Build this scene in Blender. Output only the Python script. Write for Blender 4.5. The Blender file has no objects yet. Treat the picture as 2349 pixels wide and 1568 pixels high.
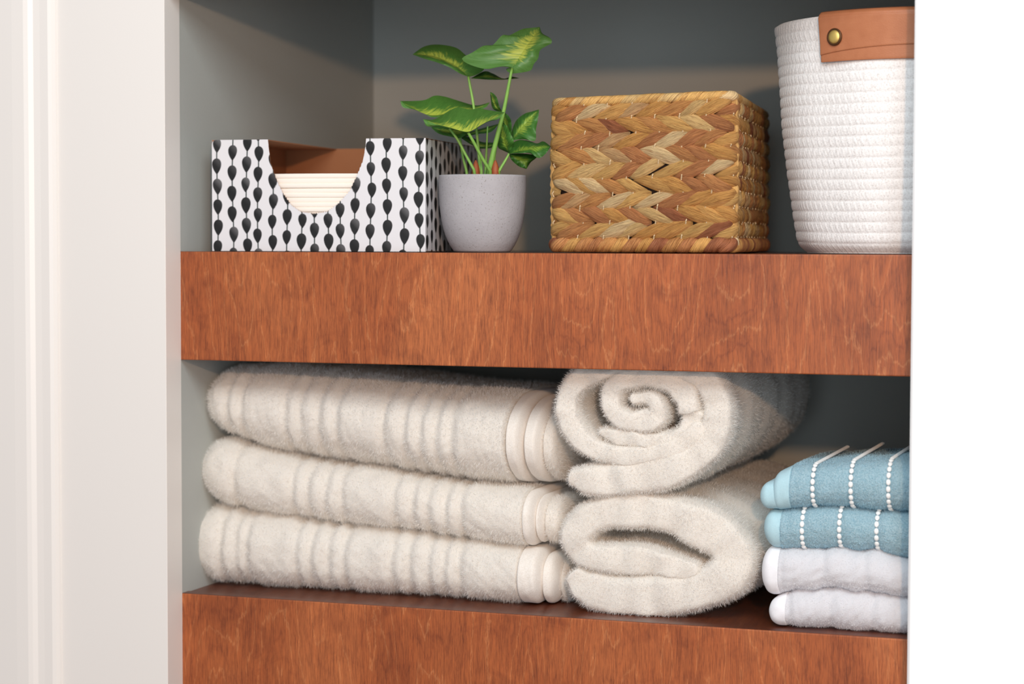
import bpy, math, random
import numpy as np
from mathutils import Vector, Matrix
random.seed(7); RNG = np.random.default_rng(7)
scn = bpy.context.scene
col = scn.collection

# ------------------------------------------------------------------ camera
W, H = 2349, 1568
F = 4786.7; YAW, PITCH, ROLL = 0.329122, 0.0482445, 0.00253855
CAM = np.array([0, -1.6, 0.0])
_fw = np.array([-math.sin(YAW)*math.cos(PITCH), math.cos(YAW)*math.cos(PITCH), -math.sin(PITCH)])
_r = np.array([math.cos(YAW), math.sin(YAW), 0.0]); _u = np.cross(_r, _fw)
_r2 = _r*math.cos(ROLL)+_u*math.sin(ROLL); _u2 = -_r*math.sin(ROLL)+_u*math.cos(ROLL)
def ray(x, y):
    return _fw + _r2*((x-W/2)/F) + _u2*((H/2-y)/F)
def P(x, y, Y):                      # photo measurement -> point on the plane y = Y
    d = ray(x, y); t = (Y-CAM[1])/d[1]
    return CAM + d*t
def Pz(x, y, Z):
    d = ray(x, y); t = (Z-CAM[2])/d[2]
    return CAM + d*t

cam = bpy.data.cameras.new('camera'); co = bpy.data.objects.new('camera', cam); col.objects.link(co)
M = Matrix(((_r2[0], _u2[0], -_fw[0], CAM[0]), (_r2[1], _u2[1], -_fw[1], CAM[1]), (_r2[2], _u2[2], -_fw[2], CAM[2]), (0, 0, 0, 1)))
co.matrix_world = M
cam.sensor_width = 36; cam.lens = F/W*36; cam.clip_start = .02
cam.dof.use_dof = True; cam.dof.focus_distance = 1.70; cam.dof.aperture_fstop = 5.0
scn.camera = co

# ------------------------------------------------------------------ helpers
def tag(o, label=None, cat=None, group=None, kind=None):
    if label: o['label'] = label
    if cat: o['category'] = cat
    if group: o['group'] = group
    if kind: o['kind'] = kind
    return o
def empty(name, loc, label, cat, group=None, rz=0):
    o = bpy.data.objects.new(name, None); col.objects.link(o); o.location = loc; o.rotation_euler = (0, 0, rz)
    o.empty_display_size = .02
    return tag(o, label, cat, group)
def mesh_np(name, V, Q, mat, parent=None, smooth=True, tri=None, vcol=None, uv=None, mats=None, mi=None):
    """V (n,3) in world coordinates, Q (m,4) quads, tri (k,3)."""
    V = np.asarray(V, dtype=np.float32)
    Q = np.asarray(Q, dtype=np.int32).reshape(-1, 4) if Q is not None and len(Q) else np.zeros((0, 4), np.int32)
    T = np.asarray(tri, dtype=np.int32).reshape(-1, 3) if tri is not None and len(tri) else np.zeros((0, 3), np.int32)
    me = bpy.data.meshes.new(name)
    me.vertices.add(len(V)); me.vertices.foreach_set('co', V.ravel())
    nl = Q.size+T.size
    loops = np.concatenate([Q.ravel(), T.ravel()]).astype(np.int32)
    me.loops.add(nl); me.loops.foreach_set('vertex_index', loops)
    starts = np.concatenate([np.arange(len(Q))*4, Q.size+np.arange(len(T))*3]).astype(np.int32)
    me.polygons.add(len(starts)); me.polygons.foreach_set('loop_start', starts)
    me.update(calc_edges=True)
    me.polygons.foreach_set('use_smooth', np.full(len(starts), bool(smooth)))
    if vcol is not None:
        vc = np.asarray(vcol, dtype=np.float32)
        if vc.shape[1] == 3: vc = np.hstack([vc, np.ones((len(vc), 1), np.float32)])
        a = me.color_attributes.new('Col', 'FLOAT_COLOR', 'POINT'); a.data.foreach_set('color', vc.ravel())
    if uv is not None:
        u = me.uv_layers.new(name='UVMap'); u.data.foreach_set('uv', np.asarray(uv, np.float32)[loops].ravel())
    for m in (mats or [mat]): me.materials.append(m)
    if mi is not None: me.polygons.foreach_set('material_index', np.asarray(mi, np.int32))
    me.validate(); me.update()
    o = bpy.data.objects.new(name, me); col.objects.link(o)
    if parent is not None:
        o.parent = parent
        bpy.context.view_layer.update()
        o.matrix_parent_inverse = parent.matrix_world.inverted()
    return o
class MB:
    def __init__(s): s.V=[]; s.Q=[]; s.T=[]; s.C=[]; s.U=[]; s.n=0
    def add(s, V, Q, T=None, C=None, U=None):
        V = np.asarray(V, float).reshape(-1, 3)
        if Q is not None and len(Q): s.Q.append(np.asarray(Q)+s.n)
        if T is not None and len(T): s.T.append(np.asarray(T)+s.n)
        s.V.append(V); s.n += len(V)
        s.C.append(np.tile(np.asarray(C if C is not None else (1,1,1), float), (len(V), 1)) if C is None or np.ndim(C) == 1 else np.asarray(C))
        s.U.append(np.asarray(U, float) if U is not None else np.zeros((len(V), 2)))
    def build(s, name, mat, parent=None, smooth=True):
        return mesh_np(name, np.vstack(s.V), np.vstack(s.Q) if s.Q else None, mat, parent, smooth,
                       np.vstack(s.T) if s.T else None, np.vstack(s.C), np.vstack(s.U))
def gridq(nu, nv, closed_v=False, closed_u=False):
    iu = np.arange(nu if closed_u else nu-1); iv = np.arange(nv if closed_v else nv-1)
    a, b = np.meshgrid(iu, iv, indexing='ij')
    a2 = (a+1) % nu; b2 = (b+1) % nv
    return np.stack([a*nv+b, a2*nv+b, a2*nv+b2, a*nv+b2], -1).reshape(-1, 4)
def box_vq(x0, x1, y0, y1, z0, z1):
    V = np.array([[x, y, z] for x in (x0, x1) for y in (y0, y1) for z in (z0, z1)])
    Q = np.array([[0,1,3,2],[4,6,7,5],[0,4,5,1],[2,3,7,6],[0,2,6,4],[1,5,7,3]])
    return V, Q
def box(name, b, mat, parent=None, bevel=0):
    V, Q = box_vq(*b)
    o = mesh_np(name, V, Q, mat, parent, smooth=False)
    if bevel:
        m = o.modifiers.new('bevel', 'BEVEL'); m.width = bevel; m.segments = 3
    return o
def resample(pts, n):
    pts = np.asarray(pts, float)
    d = np.r_[0, np.cumsum(np.linalg.norm(np.diff(pts, axis=0), axis=1))]
    t = np.linspace(0, d[-1], n)
    return np.stack([np.interp(t, d, pts[:, k]) for k in range(pts.shape[1])], 1)
def catmull(pts, n, closed=False):
    pts = np.asarray(pts, float)
    if closed: p = np.vstack([pts[-1], pts, pts[0], pts[1]])
    else: p = np.vstack([2*pts[0]-pts[1], pts, 2*pts[-1]-pts[-2]])
    out = []
    for i in range(1, len(p)-2):
        p0, p1, p2, p3 = p[i-1], p[i], p[i+1], p[i+2]
        for t in np.linspace(0, 1, 24, endpoint=False):
            out.append(.5*((2*p1)+(-p0+p2)*t+(2*p0-5*p1+4*p2-p3)*t*t+(-p0+3*p1-3*p2+p3)*t**3))
    out.append(p[-2])
    return resample(out, n)
def snoise(V, scale, seed=0):
    """cheap smooth 3-D noise (-1..1) from sums of sines"""
    r = np.random.default_rng(seed); o = np.zeros(len(V)); tot = 0
    for k in range(7):
        d = r.normal(size=3); d /= np.linalg.norm(d); f = scale*(.6+1.3*r.random())
        o += np.sin(V@d*f*6.283+r.random()*6.283); tot += 1
    return o/tot*1.6
def tube(mb, pts, rad, seg=10, C=(1,1,1), cap=True):
    pts = np.asarray(pts, float); n = len(pts)
    rad = np.full(n, rad) if np.isscalar(rad) else np.asarray(rad)
    t = np.gradient(pts, axis=0); t /= np.linalg.norm(t, axis=1)[:, None]+1e-12
    ref = np.array([0.31, .2, .93]); 
    a = np.cross(t, ref); a /= np.linalg.norm(a, axis=1)[:, None]+1e-9
    b = np.cross(t, a)
    th = np.linspace(0, 2*np.pi, seg, endpoint=False)
    V = pts[:, None]+rad[:, None, None]*(np.cos(th)[None, :, None]*a[:, None]+np.sin(th)[None, :, None]*b[:, None])
    V = V.reshape(-1, 3); Q = gridq(n, seg, closed_v=True)
    U = np.stack([np.repeat(np.linspace(0, 1, n), seg), np.tile(np.linspace(0, 1, seg), n)], 1)
    T = []
    if cap:
        V = np.vstack([V, pts[0], pts[-1]]); U = np.vstack([U, [0, 0], [1, 0]])
        c0, c1 = n*seg, n*seg+1
        for k in range(seg):
            T.append([c0, (k+1) % seg, k]); T.append([c1, (n-1)*seg+k, (n-1)*seg+(k+1) % seg])
    mb.add(V, Q, T, C, U)
def fibres(V, Q, count, length, width, seed, keep=None, rand=.75, down=0.0, bias=None):
    """short pile standing on a quad surface: returns V, Q, T of tapered curved blades"""
    r = np.random.default_rng(seed)
    a, b, c, d = V[Q[:, 0]], V[Q[:, 1]], V[Q[:, 2]], V[Q[:, 3]]
    nrm = np.cross(c-a, d-b); ar = np.linalg.norm(nrm, axis=1); nrm = nrm/(ar[:, None]+1e-15)
    w = ar.copy()
    if keep is not None: w = w*keep((a+b+c+d)/4, nrm)
    if w.sum() <= 0: return None
    f = r.choice(len(Q), size=count, p=w/w.sum())
    u, v = r.random((2, count, 1))
    p = (a[f]*(1-u)*(1-v)+b[f]*u*(1-v)+c[f]*u*v+d[f]*(1-u)*v)
    n = nrm[f]
    rd = r.normal(size=(count, 3)); 
    dr = n+rand*rd*.6; dr[:, 2] -= down
    dr /= np.linalg.norm(dr, axis=1)[:, None]
    dr2 = dr+rd[:, [1, 2, 0]]*.45*rand; dr2 /= np.linalg.norm(dr2, axis=1)[:, None]
    L = length*(.55+.75*r.random((count, 1)))
    s = np.cross(dr, r.normal(size=(count, 3))); s /= np.linalg.norm(s, axis=1)[:, None]+1e-9
    p = p-n*length*.12
    m = p+dr*L*.55; t = m+dr2*L*.5
    VV = np.stack([p-s*width*.5, p+s*width*.5, m+s*width*.42, m-s*width*.42, t], 1).reshape(-1, 3)
    i = np.arange(count)*5
    return VV, np.stack([i, i+1, i+2, i+3], 1), np.stack([i+3, i+2, i+4], 1)

# ------------------------------------------------------------------ materials
def srgb(r, g, b):
    f = lambda c: (c/255/12.92) if c/255 <= .04045 else ((c/255+.055)/1.055)**2.4
    return (f(r), f(g), f(b), 1)
class NT:
    def __init__(s, name):
        s.m = bpy.data.materials.new(name); s.m.use_nodes = True; s.t = s.m.node_tree; s.n = s.t.nodes; s.l = s.t.links
        s.b = s.n['Principled BSDF']
    def new(s, ty, **k):
        n = s.n.new(ty)
        for a, v in k.items():
            if a.startswith('i_'):
                key = a[2:].replace('_', ' ')
                n.inputs[int(key) if key.isdigit() else key].default_value = v
            else: setattr(n, a, v)
        return n
    def link(s, a, b): s.l.new(a, b)
    def coords(s, scale=(1,1,1), kind='Object'):
        tc = s.new('ShaderNodeTexCoord'); mp = s.new('ShaderNodeMapping'); mp.inputs['Scale'].default_value = scale
        s.link(tc.outputs[kind], mp.inputs['Vector']); return mp.outputs['Vector']
    def noise(s, vec, scale, detail=4, rough=.5, dist=0):
        n = s.new('ShaderNodeTexNoise'); n.inputs['Scale'].default_value = scale; n.inputs['Detail'].default_value = detail
        n.inputs['Roughness'].default_value = rough; n.inputs['Distortion'].default_value = dist
        s.link(vec, n.inputs['Vector']); return n.outputs['Fac']
    def ramp(s, fac, stops):
        r = s.new('ShaderNodeValToRGB'); e = r.color_ramp.elements
        while len(e) < len(stops): e.new(.5)
        for k, (p, c) in enumerate(stops): e[k].position = p; e[k].color = c
        s.link(fac, r.inputs['Fac']); return r.outputs['Color']
    def math(s, op, a, b=None, c=None):
        n = s.new('ShaderNodeMath', operation=op)
        for i, v in enumerate((a, b, c)):
            if v is None: continue
            if isinstance(v, (int, float)): n.inputs[i].default_value = v
            else: s.link(v, n.inputs[i])
        return n.outputs[0]
    def mix(s, fac, a, b, mode='MIX'):
        n = s.new('ShaderNodeMix', data_type='RGBA', blend_type=mode)
        for i, v in ((0, fac), (6, a), (7, b)):
            if isinstance(v, (int, float, tuple)): n.inputs[i].default_value = v
            else: s.link(v, n.inputs[i])
        return n.outputs[2]
    def bump(s, h, strength=.3, dist=.001, prev=None):
        b = s.new('ShaderNodeBump'); b.inputs['Strength'].default_value = strength; b.inputs['Distance'].default_value = dist
        s.link(h, b.inputs['Height'])
        if prev is not None: s.link(prev, b.inputs['Normal'])
        s.link(b.outputs[0], s.b.inputs['Normal']); return b.outputs[0]
    def set(s, **k):
        for a, v in k.items():
            i = s.b.inputs[a.replace('_', ' ')]
            if isinstance(v, (int, float, tuple)): i.default_value = v
            else: s.link(v, i)
        return s.m

def mat_paint(name, c, rough=.6, mottling=.03, bumps=.15):
    t = NT(name); v = t.coords()
    n = t.noise(v, 3, 3)
    c2 = tuple(x*(1-mottling*3) for x in c[:3])+(1,)
    t.set(Base_Color=t.mix(n, c, c2), Roughness=rough)
    t.bump(t.noise(v, 500, 2), bumps, .0006)
    return t.m
m_wall = mat_paint('slate_wall_paint', srgb(184, 186, 181), .75)
m_casing = mat_paint('white_trim_paint', srgb(238, 232, 226), .38, .01, .03)
m_casing_lit = mat_paint('trim_paint_lit', srgb(252, 252, 252), .4, .0, .02)  # same trim, whitened so the colour carries the strong light on the right casing
m_floor = mat_paint('floor_boards', srgb(120, 90, 70), .5)
m_ceiling = mat_paint('ceiling_paint', srgb(200, 200, 198), .8)

def mat_wood(name, dark=0, seed=0.0):
    t = NT(name)
    tc = t.new('ShaderNodeTexCoord'); mp = t.new('ShaderNodeMapping'); mp.inputs['Location'].default_value = (seed, seed*.37, seed*.7)
    t.link(tc.outputs['Object'], mp.inputs['Vector'])
    def sc(x, y, z):
        m = t.new('ShaderNodeMapping'); m.inputs['Scale'].default_value = (x, y, z); t.link(mp.outputs[0], m.inputs['Vector']); return m.outputs[0]
    fine = t.noise(sc(1, .08, .06), 1300, 3, .65, .3)
    mid = t.noise(sc(1, .1, .10), 260, 4, .65, .6)
    big = t.noise(sc(1, .4, .55), 9, 3, .5, .6)
    fig = t.noise(sc(1, .3, .19), 12, 2, .45, .5)
    jit = t.noise(sc(1, .22, .2), 150, 4, .7, .4)
    fig = t.math('ADD', fig, t.math('MULTIPLY', jit, .055))
    lines = t.math('PINGPONG', t.math('MULTIPLY', fig, 17.0), 0.5)
    lines = t.math('MULTIPLY', lines, 2.0)
    blotch = t.noise(sc(1, 1, .8), 38, 5, .7, 1.0)
    base = t.ramp(big, [(.28, srgb(138, 66, 29)), (.5, srgb(170, 90, 45)), (.72, srgb(198, 118, 68))])
    l2 = t.ramp(lines, [(.0, srgb(112, 50, 24)), (.14, srgb(164, 88, 46)), (.88, srgb(174, 96, 50)), (1, srgb(222, 150, 96))])
    c = t.mix(t.math('MULTIPLY', t.noise(sc(1, 1, .5), 14, 2), .62), base, l2)
    f = t.ramp(fine, [(.3, (.5, .43, .4, 1)), (.55, (1, 1, 1, 1)), (.8, (1.25, 1.2, 1.1, 1))])
    c = t.mix(.85, c, f, 'MULTIPLY')
    f = t.ramp(mid, [(.3, (.55, .5, .48, 1)), (.5, (1, 1, 1, 1)), (.8, (1.25, 1.15, 1.05, 1))])
    c = t.mix(.42, c, f, 'MULTIPLY')
    f = t.ramp(blotch, [(.3, (.62, .52, .5, 1)), (.52, (1, 1, 1, 1))])
    c = t.mix(.6, c, f, 'MULTIPLY')
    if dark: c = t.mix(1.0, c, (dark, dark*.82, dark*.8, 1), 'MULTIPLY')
    t.set(Base_Color=c, Roughness=.42 if not dark else .3, Specular_IOR_Level=.5)
    t.bump(t.math('ADD', fine, t.math('MULTIPLY', mid, .8)), .25, .0004)
    return t.m
m_wood = mat_wood('stained_wood_front', seed=3.1)
m_wood2 = mat_wood('stained_wood_front_lower', seed=8.7)
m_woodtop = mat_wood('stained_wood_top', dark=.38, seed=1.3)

def mat_terry(name, c, c2, fine=1400, b=.6, sheen=.4, sss=0.0, rough=.95, trans=0):
    t = NT(name); v = t.coords()
    n = t.noise(v, fine, 3, .6); n2 = t.noise(v, 30, 3)
    cc = t.mix(t.ramp(n, [(.35, (0,0,0,1)), (.6, (1,1,1,1))]), c2, c)
    cc = t.mix(t.math('MULTIPLY', n2, .25), cc, c2)
    t.set(Base_Color=cc, Roughness=rough, Sheen_Weight=sheen, Sheen_Roughness=.6, Specular_IOR_Level=.15)
    if sss: t.set(Subsurface_Weight=sss, Subsurface_Radius=(.01, .008, .006), Subsurface_Scale=.4)
    t.bump(n, b, .0012)
    if trans:
        tr = t.new('ShaderNodeBsdfTranslucent'); t.link(cc, tr.inputs['Color']); ms = t.new('ShaderNodeMixShader'); ms.inputs[0].default_value = trans
        t.link(t.b.outputs[0], ms.inputs[1]); t.link(tr.outputs[0], ms.inputs[2]); t.link(ms.outputs[0], t.n['Material Output'].inputs['Surface'])
    return t.m
m_cream = mat_terry('cream_terry', srgb(254, 249, 242), srgb(250, 240, 227), trans=.2)
m_cream_hem = mat_terry('cream_hem_weave', srgb(240, 233, 225), srgb(230, 220, 209), 900, .3)
m_white = mat_terry('white_terry', srgb(253, 252, 255), srgb(244, 243, 248), 1300, .5, trans=.3)
m_white_hem = mat_terry('white_hem_weave', srgb(247, 246, 249), srgb(236, 235, 240), 2200, .2)
m_teal = mat_terry('teal_terry', srgb(206, 234, 244), srgb(160, 202, 216), 900, 1.0, .2, trans=.3)
m_teal_hem = mat_terry('teal_hem_weave', srgb(188, 219, 228), srgb(170, 206, 216), 2200, .3, .1)
def mat_pile(name, c, tr_=.5):
    t = NT(name); t.set(Base_Color=c, Roughness=1.0, Specular_IOR_Level=.05)
    tr = t.new('ShaderNodeBsdfTranslucent'); tr.inputs['Color'].default_value = c; ms = t.new('ShaderNodeMixShader'); ms.inputs[0].default_value = tr_
    t.link(t.b.outputs[0], ms.inputs[1]); t.link(tr.outputs[0], ms.inputs[2]); t.link(ms.outputs[0], t.n['Material Output'].inputs['Surface']); return t.m
PILE = {'cream_terry': mat_pile('cream_pile', (.99, .968, .938, 1)), 'white_terry': mat_pile('white_pile', (.98, .98, .99, 1)), 'teal_terry': mat_pile('teal_pile', srgb(200, 230, 242))}
m_bead = mat_terry('white_stitching', srgb(250, 250, 248), srgb(240, 240, 238), 1500, .2)

# ------------------------------------------------------------------ room shell
XL, XR, YB = -.8473, -.045, .4305
ZT = -.0096            # top of upper shelf
ZB = -.1023            # underside of upper shelf
Z3 = -.3041            # top of lower shelf
ZU = .2065             # underside of the unseen opening header, set by its shadow edge
def struct(o): o['kind'] = 'structure'; return o
struct(box('wall_left', (XL-.1, XL, -.0, YB+.1, -1.1, .95), m_wall))
struct(box('wall_right', (XR, XR+.1, -.0, YB+.1, -1.1, .95), m_wall))
struct(box('wall_back', (XL, XR, YB, YB+.1, -1.1, .95), m_wall))
struct(box('ceiling', (XL-.1, XR+.1, 0, YB+.1, .95, 1.0), m_ceiling))
struct(box('floor', (XL-1.2, XR+1.2, -3.2, YB+.1, -1.15, -1.1), m_floor))
# left casing: extruded profile (x, y), from the opening outwards
def casing(name, prof, mat, z0=-1.1, z1=.95):
    prof = np.asarray(prof); n = len(prof)
    V = np.vstack([np.c_[prof, np.full(n, z0)], np.c_[prof, np.full(n, z1)]])
    Q = [[i, (i+1) % n, n+(i+1) % n, n+i] for i in range(n)]
    o = mesh_np(name, V, Q, mat, smooth=False)
    return struct(o)
YC = -.027
xe = P(375, 784, YC)[0]; xr1 = P(137, 784, YC)[0]; xr2 = P(74, 784, YC)[0]
prof = [(XL+.0008, 0.0)]
prof += [(XL+.0008, YC+.0006), (XL+.0003, YC)]
w = xr1-xr2
prof += [(xr1, YC), (xr1-.0008, YC-.0022), (xr1-.003, YC-.0048), (xr1-.006, YC-.006), (xr1-w*.5, YC-.0062),
         (xr1-w*.72, YC-.0070), (xr1-w*.86, YC-.0092), (xr1-w, YC-.0105), (xr1-w*1.4, YC-.0112), (xr1-.12, YC-.0112), (xr1-.12, 0)]
casing('trim_1', prof, m_casing)
xr = P(2089, 784, -.035)[0]
casing('trim_2', [(xr, 0.0), (xr, -.033), (xr+.002, -.035), (xr+.30, -.035), (xr+.30, 0)], m_casing_lit)
struct(box('wall_front', (XL-.62, xr1-.12, -.02, .1, -1.1, .95), m_casing))
struct(box('wall_front', (XL, xr, .0005, .1, ZU+.10, .95), m_casing))

# ------------------------------------------------------------------ shelves
def shelf(zt, zb, label, mfront, group=None):
    r = empty('wooden_shelf', ((XL+XR)/2, .2, zb), label, 'shelf')
    o = box('front_board', (XL, XR, 0.0, .0125, zb, zt), mfront, r, .0009)
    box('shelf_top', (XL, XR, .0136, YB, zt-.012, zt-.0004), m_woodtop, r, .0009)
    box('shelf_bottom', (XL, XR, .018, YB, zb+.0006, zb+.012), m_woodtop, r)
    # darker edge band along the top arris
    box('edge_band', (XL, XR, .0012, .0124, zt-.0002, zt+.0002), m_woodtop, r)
    return r
shelf(ZT, ZB, 'thick upper stained-wood shelf holding the potted plant and baskets', m_wood)
shelf(Z3, Z3-.0925, 'thick lower stained-wood shelf beneath the folded and rolled towels', m_wood2)
struct(box('trim_3', (XL-.0007, xr-.0002, -.027, -.0002, ZU+.003, ZU+.10), m_casing, bevel=.002))

# ------------------------------------------------------------------ cream folded towels
def folded(name, xa, xb, top, bot, y0, depth, mat, parent, ribs=(), ribamp=.0016, endL=.02, endR=.006, expo=2.4,
           nu=260, nv=110, wav=.0009, seed=1, fib=0, flen=.0034, fwid=.00022, hmats=None, zlo=None, zhi=None, keepx=None, ysway=0.002, Ycont=None, nk=1.05):
    """Soft folded towel swept along X. top/bot: lists of photo points (x,y) on the crease plane."""
    yc = y0+.028 if Ycont is None else Ycont
    T = np.array([P(x, y, yc)[[0, 2]] for x, y in top]); B = np.array([P(x, y, yc)[[0, 2]] for x, y in bot])
    X = np.linspace(xa, xb, nu)
    # denser toward ends
    tt = np.linspace(0, 1, nu); X = xa+(xb-xa)*(tt-.04*np.sin(2*np.pi*tt))
    zt = np.interp(X, T[:, 0], T[:, 1]); zb = np.interp(X, B[:, 0], B[:, 1])
    k = np.ones(9)/9
    zt = np.convolve(np.pad(zt, 4, 'edge'), k, 'valid'); zb = np.convolve(np.pad(zb, 4, 'edge'), k, 'valid')
    if zlo is not None: zb = np.maximum(zb, zlo+.0006)
    if zhi is not None: zt = np.minimum(zt, zhi-.0006)
    zc = (zt+zb)/2; h = (zt-zb)/2
    eL = np.clip((X-xa)/endL, 0, 1); eR = np.clip((xb-X)/max(endR, 1e-5), 0, 1)
    e = np.sqrt(1-(1-eL)**2.2)*np.sqrt(1-(1-eR)**2.2)
    e = .0+1.0*e
    rib = np.zeros(nu)
    for rx, wd, am in ribs: rib -= am*np.exp(-((X-rx)/wd)**2)
    th = np.linspace(0, 2*np.pi, nv, endpoint=False)
    c, s = np.cos(th), np.sin(th)
    # cross-section: front = rounded nose of radius h, long flat back
    sy = np.sign(c)*np.abs(c)**(2/expo); sz = np.sign(s)*np.abs(s)**(2/expo)
    V = np.zeros((nu, nv, 3))
    for i in range(nu):
        hh = h[i]*(.12+.88*e[i]) if True else h[i]
        nose = h[i]*nk
        yy = np.where(sy < 0, y0+nose+sy*nose*(.5+.5*e[i])+ (1-e[i])*.004, y0+nose+sy*(depth-nose))
        zz = zc[i]+sz*hh
        V[i, :, 0] = X[i]; V[i, :, 1] = yy; V[i, :, 2] = zz
        g = rib[i]*ribamp
        V[i, :, 1] -= g*np.where(sy < 0, sy*1.0, 0)*-1*-1 if False else 0
        nrm_y = np.where(c < 0, c, 0); nrm_z = np.where(c < 0, s, np.sign(s)*np.abs(s)**.3)
        V[i, :, 1] += g*nrm_y; V[i, :, 2] += g*nrm_z*.7
    F = V.reshape(-1, 3)
    nz = snoise(F*np.array([1, 1, .8]), 28, seed)*wav+snoise(F, 90, seed+1)*wav*.45
    F[:, 1] -= nz*1.3; F[:, 2] += nz*np.sign(F[:, 2]-np.repeat(zc, nv))*.5
    F[:, 1] += ysway*np.sin((F[:, 0]-xa)*14+seed)
    if zlo is not None: F[:, 2] = np.maximum(F[:, 2], zlo+.0003)
    if zhi is not None: F[:, 2] = np.minimum(F[:, 2], zhi-.0003)
    Q = gridq(nu, nv, closed_v=True)[:, ::-1]
    # caps
    T3 = []
    cL = F[:nv].mean(0); cR = F[-nv:].mean(0); n0 = len(F)
    F2 = np.vstack([F, cL, cR])
    for j in range(nv):
        T3.append([n0, (j+1) % nv, j]); T3.append([n0+1, (nu-1)*nv+j, (nu-1)*nv+(j+1) % nv])
    T3 = [t[::-1] for t in T3]
    # orientation check
    a, b_, c_, d_ = (F2[Q[:, k]] for k in range(4)); nn = np.cross(c_-a, d_-b_)
    cen = (a+b_+c_+d_)/4; mid = np.stack([cen[:, 0], np.full(len(cen), y0+depth/2), np.interp(cen[:, 0], X, zc)], 1)
    if np.mean(np.sum(nn*(cen-mid), 1)) < 0: Q = Q[:, ::-1]
    VV, QQ, TT = [F2], [Q], [np.array(T3)]
    if fib:
        def keep(cn, nr):
            k = np.where(cn[:, 1] < y0+.07, 1.0, .18)
            if keepx is not None: k = k*keepx(cn[:, 0])
            return k
        r = fibres(F2, Q, fib, flen, fwid, seed+5, keep)
        if r is not None:
            off = len(F2); VV.append(r[0]); QQ.append(r[1]+off); TT.append(r[2]+off)
    QQ_ = np.vstack(QQ); TT_ = np.vstack(TT)
    mi = np.r_[(np.arange(len(QQ_)) >= len(QQ[0])).astype(int), (np.arange(len(TT_)) >= len(TT[0])).astype(int)]
    return mesh_np(name, np.vstack(VV), QQ_, mat, parent, True, TT_, mats=[mat, PILE.get(mat.name, mat)], mi=mi)

def px_x(x, y, Y): return P(x, y, Y)[0]
def ribset(xs, y, Y, wd=.0040, am=1.0): return [(px_x(x, y, Y), wd, am) for x in xs]
NF = 1.0
g1 = 'cream bath towels folded in the left stack'
lineAB = [(440, 1142), (500, 1152), (600, 1168), (700, 1184), (800, 1199), (930, 1210), (1060, 1228), (1240, 1252), (1320, 1262)]
lineBC = [(440, 985), (520, 1000), (600, 1030), (660, 1045), (760, 1062), (850, 1072), (960, 1092), (1060, 1106), (1230, 1121), (1320, 1124)]
baseA = [(440, 1338), (500, 1340), (600, 1352), (800, 1368), (1000, 1385), (1200, 1397), (1320, 1402)]
topC = [(440, 838), (520, 838), (620, 840), (720, 848), (880, 872), (1050, 890), (1200, 902), (1320, 912)]
def cream_towel(xl, xr, top, bot, ym, label, ribx, seed, zlo=None, zhi=None, y0=.032, hems=(), nk=1.3):
    xa = px_x(xl, ym, y0+.03); xb = px_x(xr, ym, y0+.03)
    r = empty('folded_bath_towel', ((xa+xb)/2, y0+.14, 0), label, 'towel', g1)
    zz = P((xl+xr)/2, ym, y0)[2]; r.location.z = zz
    folded('towel_body', xa, xb, top, bot, y0, .30, m_cream, r, ribset(ribx, ym, y0, .0046), .0043, .034, .004, 2.3, seed=seed, fib=int(64000*NF), zlo=zlo, zhi=zhi, nk=nk)
    # wraps of the fold nested at the right-hand end: woven hem borders, then fuzzy core
    for k, (x0, x1, sh, yin, mat) in enumerate(hems):
        t2 = [(x, y+sh) for x, y in top]; b2 = [(x, y-sh*.55) for x, y in bot]
        a = px_x(x0, ym, y0+.03); b = px_x(x1, ym, y0+.03)
        fz = mat is m_cream
        folded('hem_border' if not fz else 'inner_fold', a, b, t2, b2, y0+yin, .27-yin, mat, r, (), 0, .004, .008, 2.2, 60, 90, .0005, seed+20+k, int(8000*NF) if fz else 0, .0036, zlo=zlo, zhi=zhi, Ycont=y0+.028, nk=nk)
    return r
ribC = [655, 690, 735, 775, 875, 925, 962, 1000, 520, 545]
cream_towel(449, 1215, lineAB, baseA, 1260, 'cream bath towel at the bottom of the left stack, resting on the lower shelf', [500, 535, 560, 672, 705, 745, 782, 890, 930, 975, 1010, 1045], 11, zlo=Z3,
            hems=[(1206, 1262, 2, -.0015, m_cream_hem), (1256, 1292, 12, .006, m_cream_hem), (1286, 1312, 26, .02, m_cream)])
cream_towel(474, 1225, lineBC, lineAB, 1110, 'cream bath towel in the middle of the left stack of three', [530, 662, 698, 738, 775, 895, 938, 975, 1015, 1050], 12,
            hems=[(1216, 1248, 2, -.001, m_cream_hem), (1242, 1262, 8, .004, m_cream_hem), (1256, 1300, 22, .014, m_cream)])
cream_towel(480, 1185, topC, lineBC, 960, 'cream bath towel on top of the left stack, nearly touching the upper shelf', [512, 545, 645, 680, 722, 765, 872, 920, 958, 995, 1030], 13, zhi=ZB, nk=2.0,
            hems=[(1178, 1222, 2, -.0015, m_cream_hem), (1216, 1262, 10, .004, m_cream_hem), (1252, 1296, 26, .014, m_cream)])

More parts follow.
